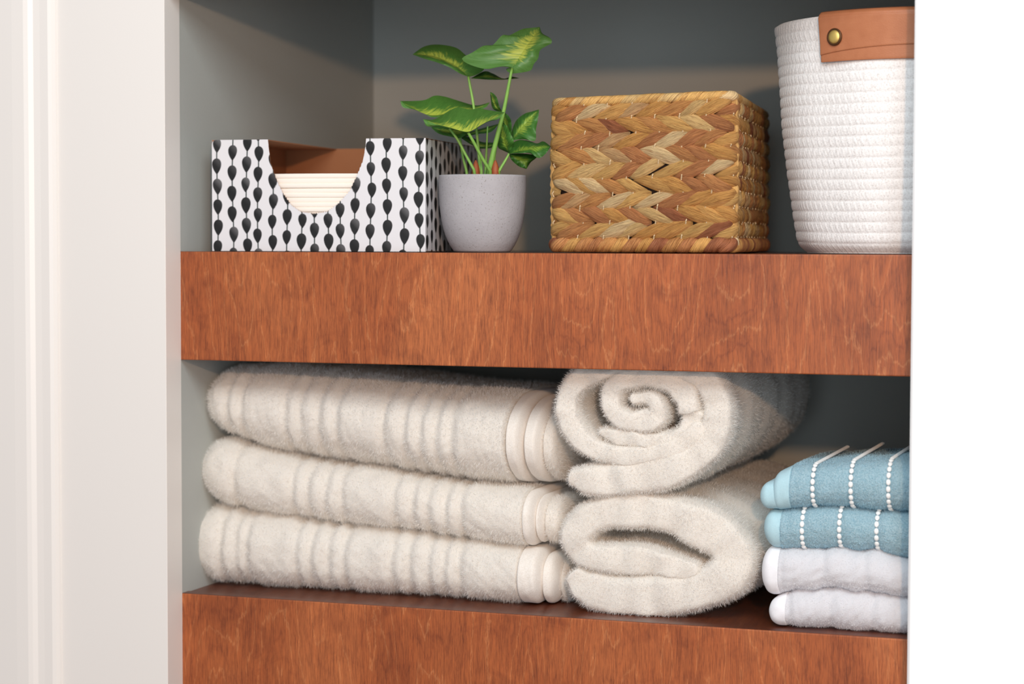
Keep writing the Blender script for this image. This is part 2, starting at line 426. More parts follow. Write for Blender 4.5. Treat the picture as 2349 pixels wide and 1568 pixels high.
# ------------------------------------------------------------------ rolled cream towels
def rolled(name, label, trace, thick, y0, length, seed, zlo=None, zhi=None, grow=.05, drift=(0, 0), fib=75000, root=None, ctr0=None):
    s = 900/2138.0
    pts = np.array([P(1200+x*s, 820+y*s, y0) for x, y in trace])[:, [0, 2]]
    th = np.array(thick)*s*(1.66/F)/2
    pc = np.c_[pts, th]
    n = 220
    c = catmull(pc, n); ctr = c[:, :2].mean(0) if ctr0 is None else ctr0
    tn = np.gradient(c[:, :2], axis=0); tn /= np.linalg.norm(tn, axis=1)[:, None]
    nm = np.c_[-tn[:, 1], tn[:, 0]]
    k = np.ones(7)/7
    for d in range(2): nm[:, d] = np.convolve(np.pad(nm[:, d], 3, 'edge'), k, 'valid')
    half = c[:, 2]
    half = half*(1+.06*np.sin(np.arange(n)*.21+seed)+.05*np.sin(np.arange(n)*.083))
    r = root or empty(name, (ctr[0], y0+length/2, ctr[1]), label, 'towel', 'cream bath towels rolled up in the middle')
    # ring around the slab: one side, rounded end, other side, rounded end
    ring_c = []; ring_o = []
    for i in range(n): ring_c.append(c[i, :2]); ring_o.append(nm[i]*half[i])
    for a in np.linspace(90, -90, 9)[1:-1]:
        ring_c.append(c[-1, :2]); ring_o.append(nm[-1]*half[-1]*math.sin(math.radians(a))+tn[-1]*half[-1]*math.cos(math.radians(a))*.7)
    for i in range(n-1, -1, -1): ring_c.append(c[i, :2]); ring_o.append(-nm[i]*half[i])
    for a in np.linspace(-90, 90, 9)[1:-1]:
        ring_c.append(c[0, :2]); ring_o.append(nm[0]*half[0]*math.sin(math.radians(a))-tn[0]*half[0]*math.cos(math.radians(a))*.35)
    ring_c = np.array(ring_c); ring_o = np.array(ring_o); m = len(ring_c)
    R = .013
    st = [(0, 0.60), (.0005, .75), (.0013, .86), (.0026, .93), (.0045, .98), (.007, 1.02), (.010, 1.05), (.014, 1.06)]
    st += [(y, 1.0) for y in np.linspace(.018, length-.01, 34)]+[(length-.004, .85), (length, .4)]
    V = []
    for d, sc in st:
        g = 1+grow*min(1, d/.06)
        q = ctr+(ring_c+ring_o*sc-ctr)*g+np.array(drift)*(d/length)
        V.append(np.c_[q[:, 0], np.full(m, y0+d), q[:, 1]])
    V = np.vstack(V)
    rad = np.linalg.norm(V[:, [0, 2]]-ctr, axis=1)
    ang = np.arctan2(V[:, 2]-ctr[1], V[:, 0]-ctr[0])
    nz = snoise(V*np.array([1, .6, 1]), 30, seed)*.0014+snoise(V, 80, seed+2)*.0007
    V[:, 0] += nz*.6*np.cos(ang); V[:, 2] += nz*.6*np.sin(ang); V[:, 1] += snoise(V*np.array([1, 0, 1]), 45, seed+3)*.0022*np.clip(1-(V[:, 1]-y0)/.05, 0, 1)
    # bands running round the roll
    d = V[:, 1]-y0
    gr = np.zeros(len(V))
    for q in (.022, .034, .043, .053, .10, .11, .12, .17, .18, .19, .25): gr -= np.exp(-((d-q)/.0026)**2)
    V[:, 0] += gr*.0022*np.cos(ang); V[:, 2] += gr*.0022*np.sin(ang)
    if zlo is not None: V[:, 2] = np.maximum(V[:, 2], zlo+.0004)
    if zhi is not None: V[:, 2] = np.minimum(V[:, 2], zhi-.0004)
    Q = gridq(len(st), m, closed_v=True)
    # flat fill of the very front and back (strip across the slab)
    fr = []
    for i in range(n-1):
        j = n+7+(n-1-i)
        fr.append([i, i+1, j-1, j])
    fr = np.array(fr); bk = fr[:, ::-1]+(len(st)-1)*m
    a, b_, c_, d_ = (V[Q[:, k]] for k in range(4)); nn = np.cross(c_-a, d_-b_)
    # orientation: outward from slab centre
    oc = np.tile(ring_o, (len(st), 1)); w = oc[Q[:, 0]]
    if np.mean(nn[:, 0]*w[:, 0]+nn[:, 2]*w[:, 1]) < 0: Q = Q[:, ::-1]
    f0 = np.cross(V[fr[:, 2]]-V[fr[:, 0]], V[fr[:, 3]]-V[fr[:, 1]])
    if f0[:, 1].mean() > 0: fr = fr[:, ::-1]; bk = bk[:, ::-1]
    Qa = np.vstack([Q, fr, bk])
    def keep(cn, nr): return np.where(cn[:, 1] < y0+.02, 3.0, np.where(cn[:, 1] < y0+.12, 1., .5))
    rr = fibres(V, np.vstack([Q, fr]), int(fib*NF), .0036, .00024, seed, keep, rand=.95)
    off = len(V)
    # close the slab at its two ends
    fan = []
    e = list(range(n-1, n+8)); fan += [[e[0], e[k], e[k+1]] for k in range(1, len(e)-1)]
    e = [0]+list(range(m-1, m-8, -1))+[2*n+6]; fan += [[e[0], e[k], e[k+1]] for k in range(1, len(e)-1)]
    fan = [f if np.cross(V[f[1]]-V[f[0]], V[f[2]]-V[f[0]])[1] < 0 else f[::-1] for f in fan]; fan = np.array(fan); fan = np.vstack([fan, fan[:, ::-1]+(len(st)-1)*m])
    mi = np.r_[np.zeros(len(Qa)), np.ones(len(rr[1])), np.zeros(len(fan)), np.ones(len(rr[2]))].astype(int)
    mesh_np('towel_body' if root is None else 'inner_fold', np.vstack([V, rr[0]]), np.vstack([Qa, rr[1]+off]), m_cream, r, True, np.vstack([fan, rr[2]+off]), mats=[m_cream, PILE['cream_terry']], mi=mi)
    return r, ctr
up = [(258, 650), (330, 668), (450, 670), (600, 655), (760, 625), (900, 565), (1005, 470), (1045, 360), (1045, 240), (995, 130), (880, 60), (700, 38), (500, 45),
      (335, 95), (245, 190), (232, 290), (270, 400), (350, 480), (460, 528), (600, 538), (740, 515), (870, 465), (955, 390)]
ut = [95, 140, 165, 175, 180, 178, 172, 165, 160, 150, 135, 125, 125, 135, 135, 125, 120, 112, 105, 105, 112, 120, 105]
rl, cc_ = rolled('rolled_bath_towel', 'cream bath towel rolled in a spiral, upper of the two rolls', up, ut, .022, .31, 31, zhi=ZB, grow=.03, drift=(.004, .0))
rolled('', '', [(925, 300), (900, 385), (830, 440), (720, 458), (590, 446), (490, 428), (415, 405)], [110, 105, 98, 92, 92, 85, 40], .0235, .2, 33, zhi=ZB, grow=.03, drift=(.004, .0), fib=14000, root=rl, ctr0=cc_)
rolled('', '', [(895, 290), (880, 210), (820, 145), (720, 112), (600, 112), (505, 150), (470, 220), (485, 295), (550, 342), (640, 350), (715, 322), (725, 262), (680, 225), (600, 225)],
       [120, 130, 125, 120, 115, 115, 112, 112, 115, 120, 118, 95, 80, 70], .0215, .2, 35, zhi=ZB, grow=.03, drift=(.004, .0), fib=24000, root=rl, ctr0=cc_)
lo = [(265, 1190), (330, 1250), (450, 1292), (620, 1305), (800, 1300), (960, 1270), (1090, 1200), (1140, 1110), (1085, 1000), (960, 925), (800, 865), (620, 840), (450, 850),
      (340, 890), (285, 960), (290, 1030), (350, 1085), (470, 1100), (600, 1105), (740, 1125), (860, 1155), (930, 1158)]
lt = [120, 170, 205, 220, 220, 220, 225, 230, 225, 215, 200, 190, 180, 175, 165, 155, 150, 160, 165, 155, 125, 80]
rolled('rolled_bath_towel', 'cream bath towel rolled with a wide open fold, lower roll on the lower shelf', lo, lt, .028, .31, 37, zlo=Z3, grow=.06, drift=(.006, .0))

# ------------------------------------------------------------------ washcloths on the right
tA = [(1740, 1092), (1762, 1088), (1790, 1080), (1830, 1062), (1900, 1062), (1960, 1054), (2000, 1056), (2060, 1050), (2100, 1055), (2400, 1060)]
tAB = [(1740, 1160), (1790, 1166), (1850, 1160), (1900, 1156), (1940, 1158), (2000, 1166), (2080, 1170), (2400, 1182)]
tBC = [(1740, 1244), (1790, 1252), (1850, 1254), (1900, 1254), (1930, 1250), (1975, 1260), (2010, 1252), (2060, 1272), (2100, 1278), (2400, 1290)]
tCD = [(1740, 1362), (1790, 1362), (1830, 1346), (1870, 1350), (1920, 1340), (1960, 1352), (2000, 1352), (2060, 1362), (2400, 1385)]
tD = [(1740, 1436), (1800, 1438), (1860, 1442), (1930, 1440), (2000, 1448), (2100, 1452), (2400, 1480)]
XE = -.115
def cloth(xl, top, bot, ym, hemw, mat, mhem, label, group, seed, stripes=(), zlo=None, y0=.01, fl=.0013, hem2=None):
    xa = px_x(xl, ym, y0+.02)
    r = empty('folded_washcloth', ((xa+XE)/2, y0+.1, P(1900, ym, y0)[2]), label, 'washcloth', group)
    xh = px_x(xl+hemw, ym, y0+.02)
    sx = [px_x(s, ym, y0+.01) for s in stripes]
    rb = [(x, .0035, 1.0) for x in sx]+([(xh+.004+k*.033, .004, .8) for k in range(8)] if not stripes else [(sx[-1]+(sx[1]-sx[0])*k, .0035, 1.) for k in (1, 2)])
    folded('towel_body', xh-.001, XE, top, bot, y0, .23, mat, r, rb, .0022, .004, .02, 2.15, 240, 100, .0007, seed, int((60000 if stripes else 45000)*NF), fl, .0003, zlo=zlo, Ycont=y0+.02, ysway=.001,
           keepx=lambda X: np.ones(len(X)))
    if hem2:
        xm = px_x(xl+hem2, ym, y0+.02)
        t3 = [(x, y+16) for x, y in top]; b3 = [(x, y-2) for x, y in bot]
        folded('hem_border', xm-.001, xh+.003, top, bot, y0+.0008, .2, mhem, r, (), 0, .007, .002, 2.4, 40, 90, .0003, seed+3, zlo=zlo, Ycont=y0+.02, ysway=.0)
        folded('hem_border', xa, xm+.006, t3, b3, y0+.003, .2, mhem, r, [((xa+xm)/2, .003, -.4)], .001, .007, .003, 2.4, 40, 90, .0004, seed+4, zlo=zlo, Ycont=y0+.02, ysway=.0)
    else:
        folded('hem_border', xa, xh+.003, top, bot, y0+.001, .2, mhem, r, (), 0, .010, .002, 2.3, 40, 90, .0004, seed+3, zlo=zlo, Ycont=y0+.02, ysway=.0)
    # rows of stitched beads following the fold
    Tt = np.array([P(x, y, y0+.02)[[0, 2]] for x, y in top]); Bb = np.array([P(x, y, y0+.02)[[0, 2]] for x, y in bot])
    for k, x in enumerate(sx):
        mb = MB()
        zt = np.interp(x, Tt[:, 0], Tt[:, 1]); zb = np.interp(x, Bb[:, 0], Bb[:, 1]); h = (zt-zb)/2; zc = (zt+zb)/2
        # walk along the nose then across the top
        path = []
        for a in np.linspace(-80, -270, 60):
            a = math.radians(a); c_, s_ = math.cos(a), math.sin(a)
            sy = np.sign(c_)*abs(c_)**(2/2.15); sz = np.sign(s_)*abs(s_)**(2/2.15)
            if sy <= 0: path.append([x, y0+h*1.05+sy*h*1.05, zc+sz*h])
        path.append([x, y0+.16, zt])
        path = np.array(path); L = np.linalg.norm(np.diff(path, axis=0), axis=1).sum()
        nb = int(L/.0053); q = resample(path, nb*6)
        q[:, 1] -= .0001*0
        cen = q[3::6]; tn = np.gradient(cen, axis=0); tn /= np.linalg.norm(tn, axis=1)[:, None]
        for i, cc in enumerate(cen):
            t = tn[i]; sd = np.array([1., 0, 0]); up_ = np.cross(sd, t)
            if up_[1] > 0 and up_[2] < .5: up_ = -up_
            u = np.linspace(0, np.pi, 7); v = np.linspace(0, 2*np.pi, 10, endpoint=False)
            U, Vv = np.meshgrid(u, v, indexing='ij')
            e = (np.cos(U)[..., None]*t*.0025+(np.sin(U)*np.cos(Vv))[..., None]*sd*.0019+(np.sin(U)*np.sin(Vv))[..., None]*up_*.0013)
            mb.add((cc+e+up_*.0002).reshape(-1, 3), gridq(7, 10, closed_v=True))
        mb.build('stitched_stripe', m_bead, r)
    return r
cloth(1770, tCD, tD, 1398, 36, m_white, m_white_hem, 'white washcloth lying directly on the lower shelf, bottom of the right stack', 'washcloths in the right stack', 43, zlo=Z3, y0=.012)
cloth(1752, tBC, tCD, 1305, 38, m_white, m_white_hem, 'white washcloth folded just beneath the two teal ones', 'washcloths in the right stack', 42, y0=.010)
cloth(1758, tAB, tBC, 1208, 38, m_teal, m_teal_hem, 'teal washcloth with beaded white stripes, lower of the two teal ones', 'washcloths in the right stack', 41, stripes=(1845, 1930, 2015), y0=.012)
cloth(1750, tA, tAB, 1125, 66, m_teal, m_teal_hem, 'teal washcloth with beaded white stripes, topmost in the right stack', 'washcloths in the right stack', 40, stripes=(1869, 1956, 2042), hem2=30, y0=.008)

# ------------------------------------------------------------------ patterned box with napkins
def mat_attr(name, rough=.5, bumpn=0, spec=.4):
    t = NT(name); a = t.new('ShaderNodeAttribute', attribute_name='Col')
    t.set(Base_Color=a.outputs['Color'], Roughness=rough, Specular_IOR_Level=spec)
    if bumpn: t.bump(t.noise(t.coords(), bumpn, 2), .2, .0004)
    return t.m
m_print = mat_attr('printed_card', .45)
m_kraft = mat_paint('brown_cardboard', srgb(166, 108, 70), .8, .04, .1)
m_napkin = mat_paint('cream_tissue', srgb(250, 240, 228), .95, .02, .2)
A0 = P(487, 573, .020); A1 = P(976, 573, .037)
bz = ZT+.0006; wbox = float(np.linalg.norm((A1-A0)[:2])); dirx = (A1-A0)[:2]/wbox; rot = math.atan2(dirx[1], dirx[0])
hbox = P(487, 321, .020)[2]-bz; dbox = .185
ex = np.array([dirx[0], dirx[1], 0]); ey = np.array([-dirx[1], dirx[0], 0]); org = np.array([A0[0], A0[1], bz])
def bl(x, y, z): return org+ex*np.asarray(x)[..., None]+ey*np.asarray(y)[..., None]+np.array([0, 0, 1.])*np.asarray(z)[..., None]
bx = empty('napkin_box', tuple(bl(wbox/2, dbox/2, 0.)), 'white open-fronted cardboard box printed with strings of black drops', 'box', rz=rot)
def front_uv(px_, py_):
    d = ray(px_, py_); nn = ey; t = np.dot(org-CAM, nn)/np.dot(d, nn); p = CAM+d*t-org
    return np.dot(p, ex), p[2]
pcols = [502, 535, 566, 594, 626, 660, 692, 720, 753, 782, 816, 852, 888, 926, 962]
def drops(U, Z, cols, seed, s=1.0, hh=.0175):
    r = np.random.default_rng(seed)
    C = np.ones(U.shape+(3,))*np.array(srgb(224, 221, 223)[:3])
    for k, cx in enumerate(cols):
        ph = r.random()*.4+(.5 if k % 2 else 0); wob = r.normal()*.0004
        cxx = cx+wob+.0006*np.sin(Z*60+k)
        
        lw = np.clip((.00055-np.abs(U-cxx))/.0003+.5, 0, 1)[..., None]
        C = C*(1-lw)+np.array([.02, .035, .03])*lw
        for j in range(-1, 7):
            zc = (j+ph)*hh+.004; R = .0041*s*(.92+.16*r.random()); v = r.random()
            dz = (Z-zc); du = U-cxx-r.normal()*.0003
            # teardrop: round on top, tapering to a point below
            t = np.clip(-dz/(R*2.15), 0, 1)
            rr = np.where(dz > 0, np.sqrt(np.clip(R*R-(dz*1.0/1.15)**2, 0, None)), R*np.cos(t*np.pi/2)**.85)
            rr = np.where(dz < -R*2.15, 0, rr)
            a = np.clip((rr-np.abs(du))/.0003+.5, 0, 1)*(rr > 0)
            a = a[..., None]
            g = (.010+(.10*max(0, v-.55)))*(1+1.2*np.clip((dz/R+du/R), -.6, 1))[..., None]
            C = C*(1-a)+np.clip(g, .008, .2)*np.array([1, .96, .98])*a
    return C
cut = np.array([front_uv(x, y) for x, y in [(614, 318), (616, 335), (620.7, 374), (633.5, 410), (649, 443), (669, 471), (690, 485), (720, 490), (751, 485), (776.5, 466), (802, 438), (820, 400), (833, 367), (838.5, 336), (840, 313)]])
xc = np.unique(np.r_[np.linspace(0, wbox, 540), np.linspace(cut[0, 0]-.0002, cut[2, 0], 40), np.linspace(cut[-3, 0], cut[-1, 0]+.0002, 40)])
ztop = np.full(len(xc), hbox)
ins = (xc > cut[0, 0]) & (xc < cut[-1, 0])
ztop[ins] = np.minimum(hbox, np.interp(xc[ins], cut[:, 0], cut[:, 1])+.0005*np.sign(np.sin(xc[ins]*4200)))
cr = .004  # small rounded corner top left
ztop = np.where(xc < cr, hbox-cr+np.sqrt(np.clip(cr**2-(cr-xc)**2, 0, None)), ztop)
nz_ = 280
tt = np.linspace(0, 1, nz_)
U = np.repeat(xc[:, None], nz_, 1); Z = ztop[:, None]*tt[None]
colsu = [front_uv(x, 573)[0] for x in pcols]
C = drops(U, Z, colsu, 3)
V = bl(U, np.zeros_like(U), Z).reshape(-1, 3)
mesh_np('front_panel', V, gridq(len(xc), nz_), m_print, bx, False, vcol=C.reshape(-1, 3))
U, Z = np.meshgrid(np.linspace(0, dbox, 380), np.linspace(0, hbox, 200), indexing='ij')
C = drops(U, Z, np.arange(.006, dbox, .0132), 5, 1.0)
mesh_np('side_panel', bl(np.full_like(U, wbox), U, Z).reshape(-1, 3), gridq(380, 200), m_print, bx, False, vcol=C.reshape(-1, 3))
U, Z = np.meshgrid(np.linspace(0, dbox, 200), np.linspace(0, hbox, 160), indexing='ij')
C = drops(U, Z, np.arange(.006, dbox, .0132), 6, 1.0)
mesh_np('side_panel', bl(np.zeros_like(U), U, Z).reshape(-1, 3), gridq(200, 160), m_print, bx, False, vcol=C.reshape(-1, 3))
def lbox(name, x0, x1, y0, y1, z0, z1, mat, parent):
    Vb, Qb = box_vq(x0, x1, y0, y1, z0, z1)
    return mesh_np(name, bl(Vb[:, 0], Vb[:, 1], Vb[:, 2]), Qb, mat, parent, False)
e_ = .0008
m_card = mat_paint('white_card', srgb(238, 236, 236), .5, .01, .05)
lbox('back_panel', 0, wbox, dbox-e_, dbox, 0, hbox, m_kraft, bx)
lbox('bottom_panel', 0, wbox, .001, dbox-.001, 0, .0006, m_kraft, bx)
lbox('top_panel', 0, cut[0, 0], .0006, dbox, hbox-e_, hbox-.0001, m_kraft, bx)
lbox('top_panel', cut[-1, 0], wbox, .0006, dbox, hbox-e_, hbox-.0001, m_kraft, bx)
for b in ((.0004, .0010, .0006, dbox-.001, .0006, hbox-e_), (wbox-.0010, wbox-.0004, .0006, dbox-.001, .0006, hbox-e_)):
    lbox('inner_lining', *b, m_kraft, bx)
# brown inner face of the front panel (strip following the cut)
Vf = bl(np.repeat(xc[:, None], 2, 1), np.full((len(xc), 2), .0005), np.c_[np.zeros(len(xc)), ztop]).reshape(-1, 3)
mesh_np('inner_face', Vf, gridq(len(xc), 2), m_kraft, bx, False)
# napkins: soft folded sheets lying one on another
ztopn = front_uv(720, 398)[1]*1.0
nn = 16; th = (ztopn-.0012)/nn
for k in range(nn):
    mb = MB(); z0 = .0010+k*th; x0 = .006+random.uniform(0, .002); x1 = wbox-.006-random.uniform(0, .002); y0 = .004+random.uniform(0, .0015); y1 = dbox-.012
    xs = np.linspace(x0, x1, 60); a = np.linspace(0, 2*np.pi, 20, endpoint=False)
    sag = .0008*np.sin((xs-x0)/(x1-x0)*np.pi+random.uniform(-.4, .4))*(k/nn)
    r_ = th*.53; Vn = []
    for i, x in enumerate(xs):
        yy = np.where(np.cos(a) < 0, y0+r_+np.cos(a)*r_*.55, y1+np.cos(a)*r_); zz = z0+th/2+np.sign(np.sin(a))*np.abs(np.sin(a))**.6*r_+sag[i]-.0003
        Vn.append(bl(np.full(20, x), yy, zz))
    Vn = np.vstack(Vn); Qn = gridq(60, 20, closed_v=True)
    mb.add(Vn, Qn, [[0, j, j+1] for j in range(1, 19)]+[[59*20, 59*20+j+1, 59*20+j] for j in range(1, 19)])
    o = mb.build('paper_napkin', m_napkin, None)
    tag(o, 'folded cream paper napkin in the flat pile inside the drop-patterned box', 'napkin', 'paper napkins inside the patterned box')

# ------------------------------------------------------------------ pot + plant
YP = .068
t = NT('grey_concrete'); v = t.coords()
c = t.mix(t.noise(v, 60, 5, .6), srgb(184, 180, 182), srgb(162, 157, 160)); c = t.mix(t.ramp(t.noise(v, 900, 2), [(.3, (0,0,0,1)), (.36, (1,1,1,1))]), srgb(140, 132, 128), c)
t.set(Base_Color=c, Roughness=.85); t.bump(t.noise(v, 500, 4), .35, .0006); m_pot = t.m
m_soil = mat_paint('dark_soil', srgb(60, 42, 32), .95, .2, 1)
def lathe(prof, cx, cy, n=128):
    prof = np.asarray(prof); a = np.linspace(0, 2*np.pi, n, endpoint=False)
    V = np.stack([cx+prof[:, 0][:, None]*np.cos(a), cy+prof[:, 0][:, None]*np.sin(a), np.repeat(prof[:, 1][:, None], n, 1)], -1).reshape(-1, 3)
    return V, gridq(len(prof), n, closed_v=True)
pc_ = P(1107.5, 480, YP); ctr = (P(1008, 420, YP)+P(1207, 420, YP))/2
Rp = abs(P(1207, 420, YP)[0]-P(1008, 420, YP)[0])/2*math.cos(.29)*.995
ztp = P(1107, 400, YP-Rp*.6)[2]; z0 = ZT+.0005; hp = ztp-z0
prof = [(0.0, 0), (.60, 0), (.645, .006), (.69, .04), (.78, .13), (.87, .26), (.935, .42), (.975, .6), (.995, .8), (1.0, .97), (.992, .995), (.97, 1.0), (.945, .99), (.935, .96), (.93, .82), (.0, .82)]
pr = catmull(np.array([(a*Rp, z0+b*hp) for a, b in prof[1:-1]]), 90)
pr = np.vstack([[1e-5, z0], pr])
pp = empty('potted_plant', (ctr[0], YP, z0), 'small leafy plant with variegated arrow leaves in a grey concrete pot', 'plant')
V, Q = lathe(pr, ctr[0], YP); mesh_np('plant_pot', V, Q, m_pot, pp)
V, Q = lathe([(1e-5, z0+hp*.86), (Rp*.5, z0+hp*.88), (Rp*.935, z0+hp*.85)], ctr[0], YP); mesh_np('soil', V, Q, m_soil, pp)
# leaf material: yellow-green streaks off the midrib
t = NT('variegated_leaf'); tc = t.new('ShaderNodeTexCoord'); sp = t.new('ShaderNodeSeparateXYZ'); t.link(tc.outputs['UV'], sp.inputs[0])
ax = sp.outputs[0]; al = sp.outputs[1]           # across 0..1 (0 = midrib), along 0..1
cb = t.new('ShaderNodeCombineXYZ'); t.link(t.math('MULTIPLY', ax, 1.2), cb.inputs[0])
skew = t.math('SUBTRACT', al, t.math('MULTIPLY', ax, .22)); t.link(t.math('MULTIPLY', skew, 16.0), cb.inputs[1])
st_ = t.noise(cb.outputs[0], 1.6, 3, .6)
edge = t.math('SUBTRACT', t.math('ADD', .62, t.math('MULTIPLY', t.math('SUBTRACT', st_, .5), 2.2)), t.math('MULTIPLY', ax, 1.35))
mid_ = t.math('MULTIPLY', t.math('MULTIPLY', al, t.math('SUBTRACT', 1.05, al)), 3.4)
mask = t.ramp(t.math('MULTIPLY', edge, t.math('MINIMUM', mid_, 1.0)), [(.10, (0,0,0,1)), (.52, (1,1,1,1))])
at = t.new('ShaderNodeAttribute', attribute_name='Col')
gr = t.mix(t.noise(cb.outputs[0], 6, 3), srgb(108, 152, 76), srgb(70, 118, 46))
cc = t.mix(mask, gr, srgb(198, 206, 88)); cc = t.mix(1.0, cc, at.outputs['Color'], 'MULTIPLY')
t.set(Base_Color=cc, Roughness=.42, Specular_IOR_Level=.4, Subsurface_Weight=.0)
vein = t.math('PINGPONG', t.math('MULTIPLY', skew, 9.0), .5)
t.bump(t.math('ADD', vein, t.math('MULTIPLY', st_, .5)), .35, .0012)
tr = t.new('ShaderNodeBsdfTranslucent'); t.link(cc, tr.inputs['Color']); ms = t.new('ShaderNodeMixShader'); ms.inputs[0].default_value = .25
t.link(t.b.outputs[0], ms.inputs[1]); t.link(tr.outputs[0], ms.inputs[2]); t.link(ms.outputs[0], t.n['Material Output'].inputs['Surface'])
m_leaf = t.m
t = NT('green_stem'); v = t.coords((1, 1, .1)); t.set(Base_Color=t.mix(t.noise(v, 900, 2), srgb(150, 190, 88), srgb(104, 160, 70)), Roughness=.5); m_stem = t.m
t = NT('brown_husk'); v = t.coords((1, 1, .1)); t.set(Base_Color=t.mix(t.noise(v, 900, 2), srgb(178, 92, 48), srgb(128, 60, 30)), Roughness=.6); m_husk = t.m
K = 400/1651.0
def LP(x, y, Y): return P(900+x*K, 40+y*K, Y-.024)
def leaf(mid, A, B, Y0, Ym, YA, YB_, Yt, tint=(1, 1, 1), bulge=.004, wave=.0012, seed=0):
    n, m = 46, 14
    mid = catmull(mid, n); A = catmull(A, n); B = catmull(B, n)
    tt = np.linspace(0, 1, n); yb = np.interp(tt, [0, .5, 1], [Y0, Ym, Yt])
    mb = MB()
    for E_, YE, sgn in ((A, YA, 1), (B, YB_, -1)):
        V = np.zeros((n, m, 3)); U = np.zeros((n, m, 2))
        ye = yb+(YE-Ym)*np.sin(np.pi*np.clip(tt, 0, 1))**.7
        for j in range(m):
            s = j/(m-1)
            q = mid*(1-s)+E_*s; yy = yb*(1-s)+ye*s-bulge*math.sin(math.pi*s)*np.sin(np.pi*tt)+wave*s*np.sin(tt*21+seed+sgn)
            V[:, j] = np.array([LP(q[i, 0], q[i, 1], yy[i]) for i in range(n)])
            U[:, j, 0] = s; U[:, j, 1] = tt
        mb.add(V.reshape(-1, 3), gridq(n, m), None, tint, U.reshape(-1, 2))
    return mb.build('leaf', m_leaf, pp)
def stem(pts, Ya, Yb_, r0, r1):
    q = catmull(pts, 24); yy = np.linspace(Ya, Yb_-.004, 24); mb = MB()
    V = np.array([LP(q[i, 0], q[i, 1], yy[i]) for i in range(24)])
    # run on down to the soil
    end = np.array([ctr[0]+(V[-1, 0]-ctr[0])*.8, (V[-1, 1]+YP)/2, z0+hp*.84])
    V = np.vstack([V, resample(np.vstack([V[-1], end]), 6)[1:]])
    rr = np.r_[np.linspace(r0, r1, 24), np.full(5, r1)]
    tube(mb, V, rr, 10)
    return mb.build('stem', m_stem, pp)
# upper right leaf
leaf([(1135, 480), (1230, 330), (1320, 200), (1395, 90)],
     [(1135, 480), (1060, 465), (1000, 470), (900, 488), (800, 470), (700, 430), (660, 385), (760, 330), (870, 264), (940, 270), (1040, 168), (1100, 172), (1230, 110), (1320, 98), (1395, 90)],
     [(1135, 480), (1075, 490), (1120, 528), (1200, 525), (1310, 500), (1340, 440), (1380, 390), (1400, 310), (1470, 265), (1510, 240), (1495, 195), (1420, 150), (1395, 90)],
     .075, .085, .070, .085, .10, (1, 1, 1.05), .004, seed=1)
leaf([(720, 562), (600, 455), (420, 372), (290, 350), (190, 350)],
     [(720, 562), (790, 545), (870, 490), (830, 440), (700, 360), (600, 285), (430, 256), (300, 276), (190, 350)],
     [(720, 562), (640, 530), (540, 472), (420, 425), (300, 390), (190, 350)],
     .095, .10, .12, .09, .11, (.8, .85, .8), .003, seed=2)
leaf([(745, 575), (900, 558), (1050, 580), (1205, 575)], [(745, 575), (870, 510), (950, 530), (1050, 578), (1130, 560), (1205, 575)],
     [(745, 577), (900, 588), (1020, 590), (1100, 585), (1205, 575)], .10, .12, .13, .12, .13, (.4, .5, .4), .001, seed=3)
leaf([(75, 790), (200, 860), (330, 920), (480, 915), (640, 880), (800, 855), (920, 805)],
     [(75, 790), (200, 790), (310, 780), (400, 740), (500, 750), (600, 780), (750, 825), (820, 830), (920, 803)],
     [(75, 790), (100, 850), (200, 870), (300, 910), (380, 945), (500, 935), (620, 900), (860, 862), (920, 807)],
     .075, .095, .12, .09, .10, (.9, 1, .85), .002, seed=4)
leaf([(290, 960), (400, 1000), (560, 1045), (715, 1080), (850, 1010), (960, 950), (1060, 900)],
     [(290, 960), (380, 968), (460, 930), (540, 882), (620, 850), (740, 872), (820, 855), (900, 875), (1060, 898)],
     [(290, 960), (330, 1030), (450, 1030), (600, 1062), (715, 1088), (800, 1045), (900, 990), (1000, 962), (1060, 902)],
     .055, .055, .085, .055, .06, (1, 1.05, .95), .003, seed=5)
leaf([(370, 1040), (480, 1070), (600, 1085), (740, 1068)], [(370, 1035), (500, 1020), (620, 1030), (740, 1060)],
     [(370, 1045), (440, 1100), (560, 1130), (640, 1142), (700, 1105), (740, 1070)], .09, .10, .11, .09, .10, (.75, .85, .9), .002, seed=6)
leaf([(640, 1125), (770, 1090), (900, 1060), (1010, 1007)], [(640, 1110), (760, 1075), (900, 1035), (1010, 1005)],
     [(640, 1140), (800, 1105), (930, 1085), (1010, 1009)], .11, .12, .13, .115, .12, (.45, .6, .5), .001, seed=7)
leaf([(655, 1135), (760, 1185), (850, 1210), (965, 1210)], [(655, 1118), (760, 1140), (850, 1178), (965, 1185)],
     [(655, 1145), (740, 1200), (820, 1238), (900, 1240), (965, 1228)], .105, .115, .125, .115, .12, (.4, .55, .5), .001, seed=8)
leaf([(1040, 895), (985, 845), (955, 780), (930, 705)], [(1040, 895), (980, 882), (945, 850), (932, 780), (925, 712)],
     [(1040, 895), (1010, 830), (990, 760), (960, 722), (930, 705)], .095, .095, .10, .09, .095, (.7, .85, .7), .001, seed=9)
leaf([(1120, 1150), (1095, 1080), (1075, 1000), (1050, 895)], [(1120, 1150), (1060, 1080), (1035, 1000), (1030, 940), (1050, 895)],
     [(1120, 1150), (1130, 1060), (1122, 970), (1090, 920), (1050, 895)], .10, .105, .11, .10, .10, (.55, .75, .6), .001, seed=10)
leaf([(1105, 1285), (1070, 1200), (1045, 1100), (1035, 1010)], [(1105, 1285), (1040, 1255), (1000, 1225), (998, 1120), (1035, 1010)],
     [(1105, 1285), (1150, 1180), (1110, 1080), (1080, 1020), (1035, 1010)], .095, .09, .10, .085, .095, (.65, .85, .65), .002, seed=11)
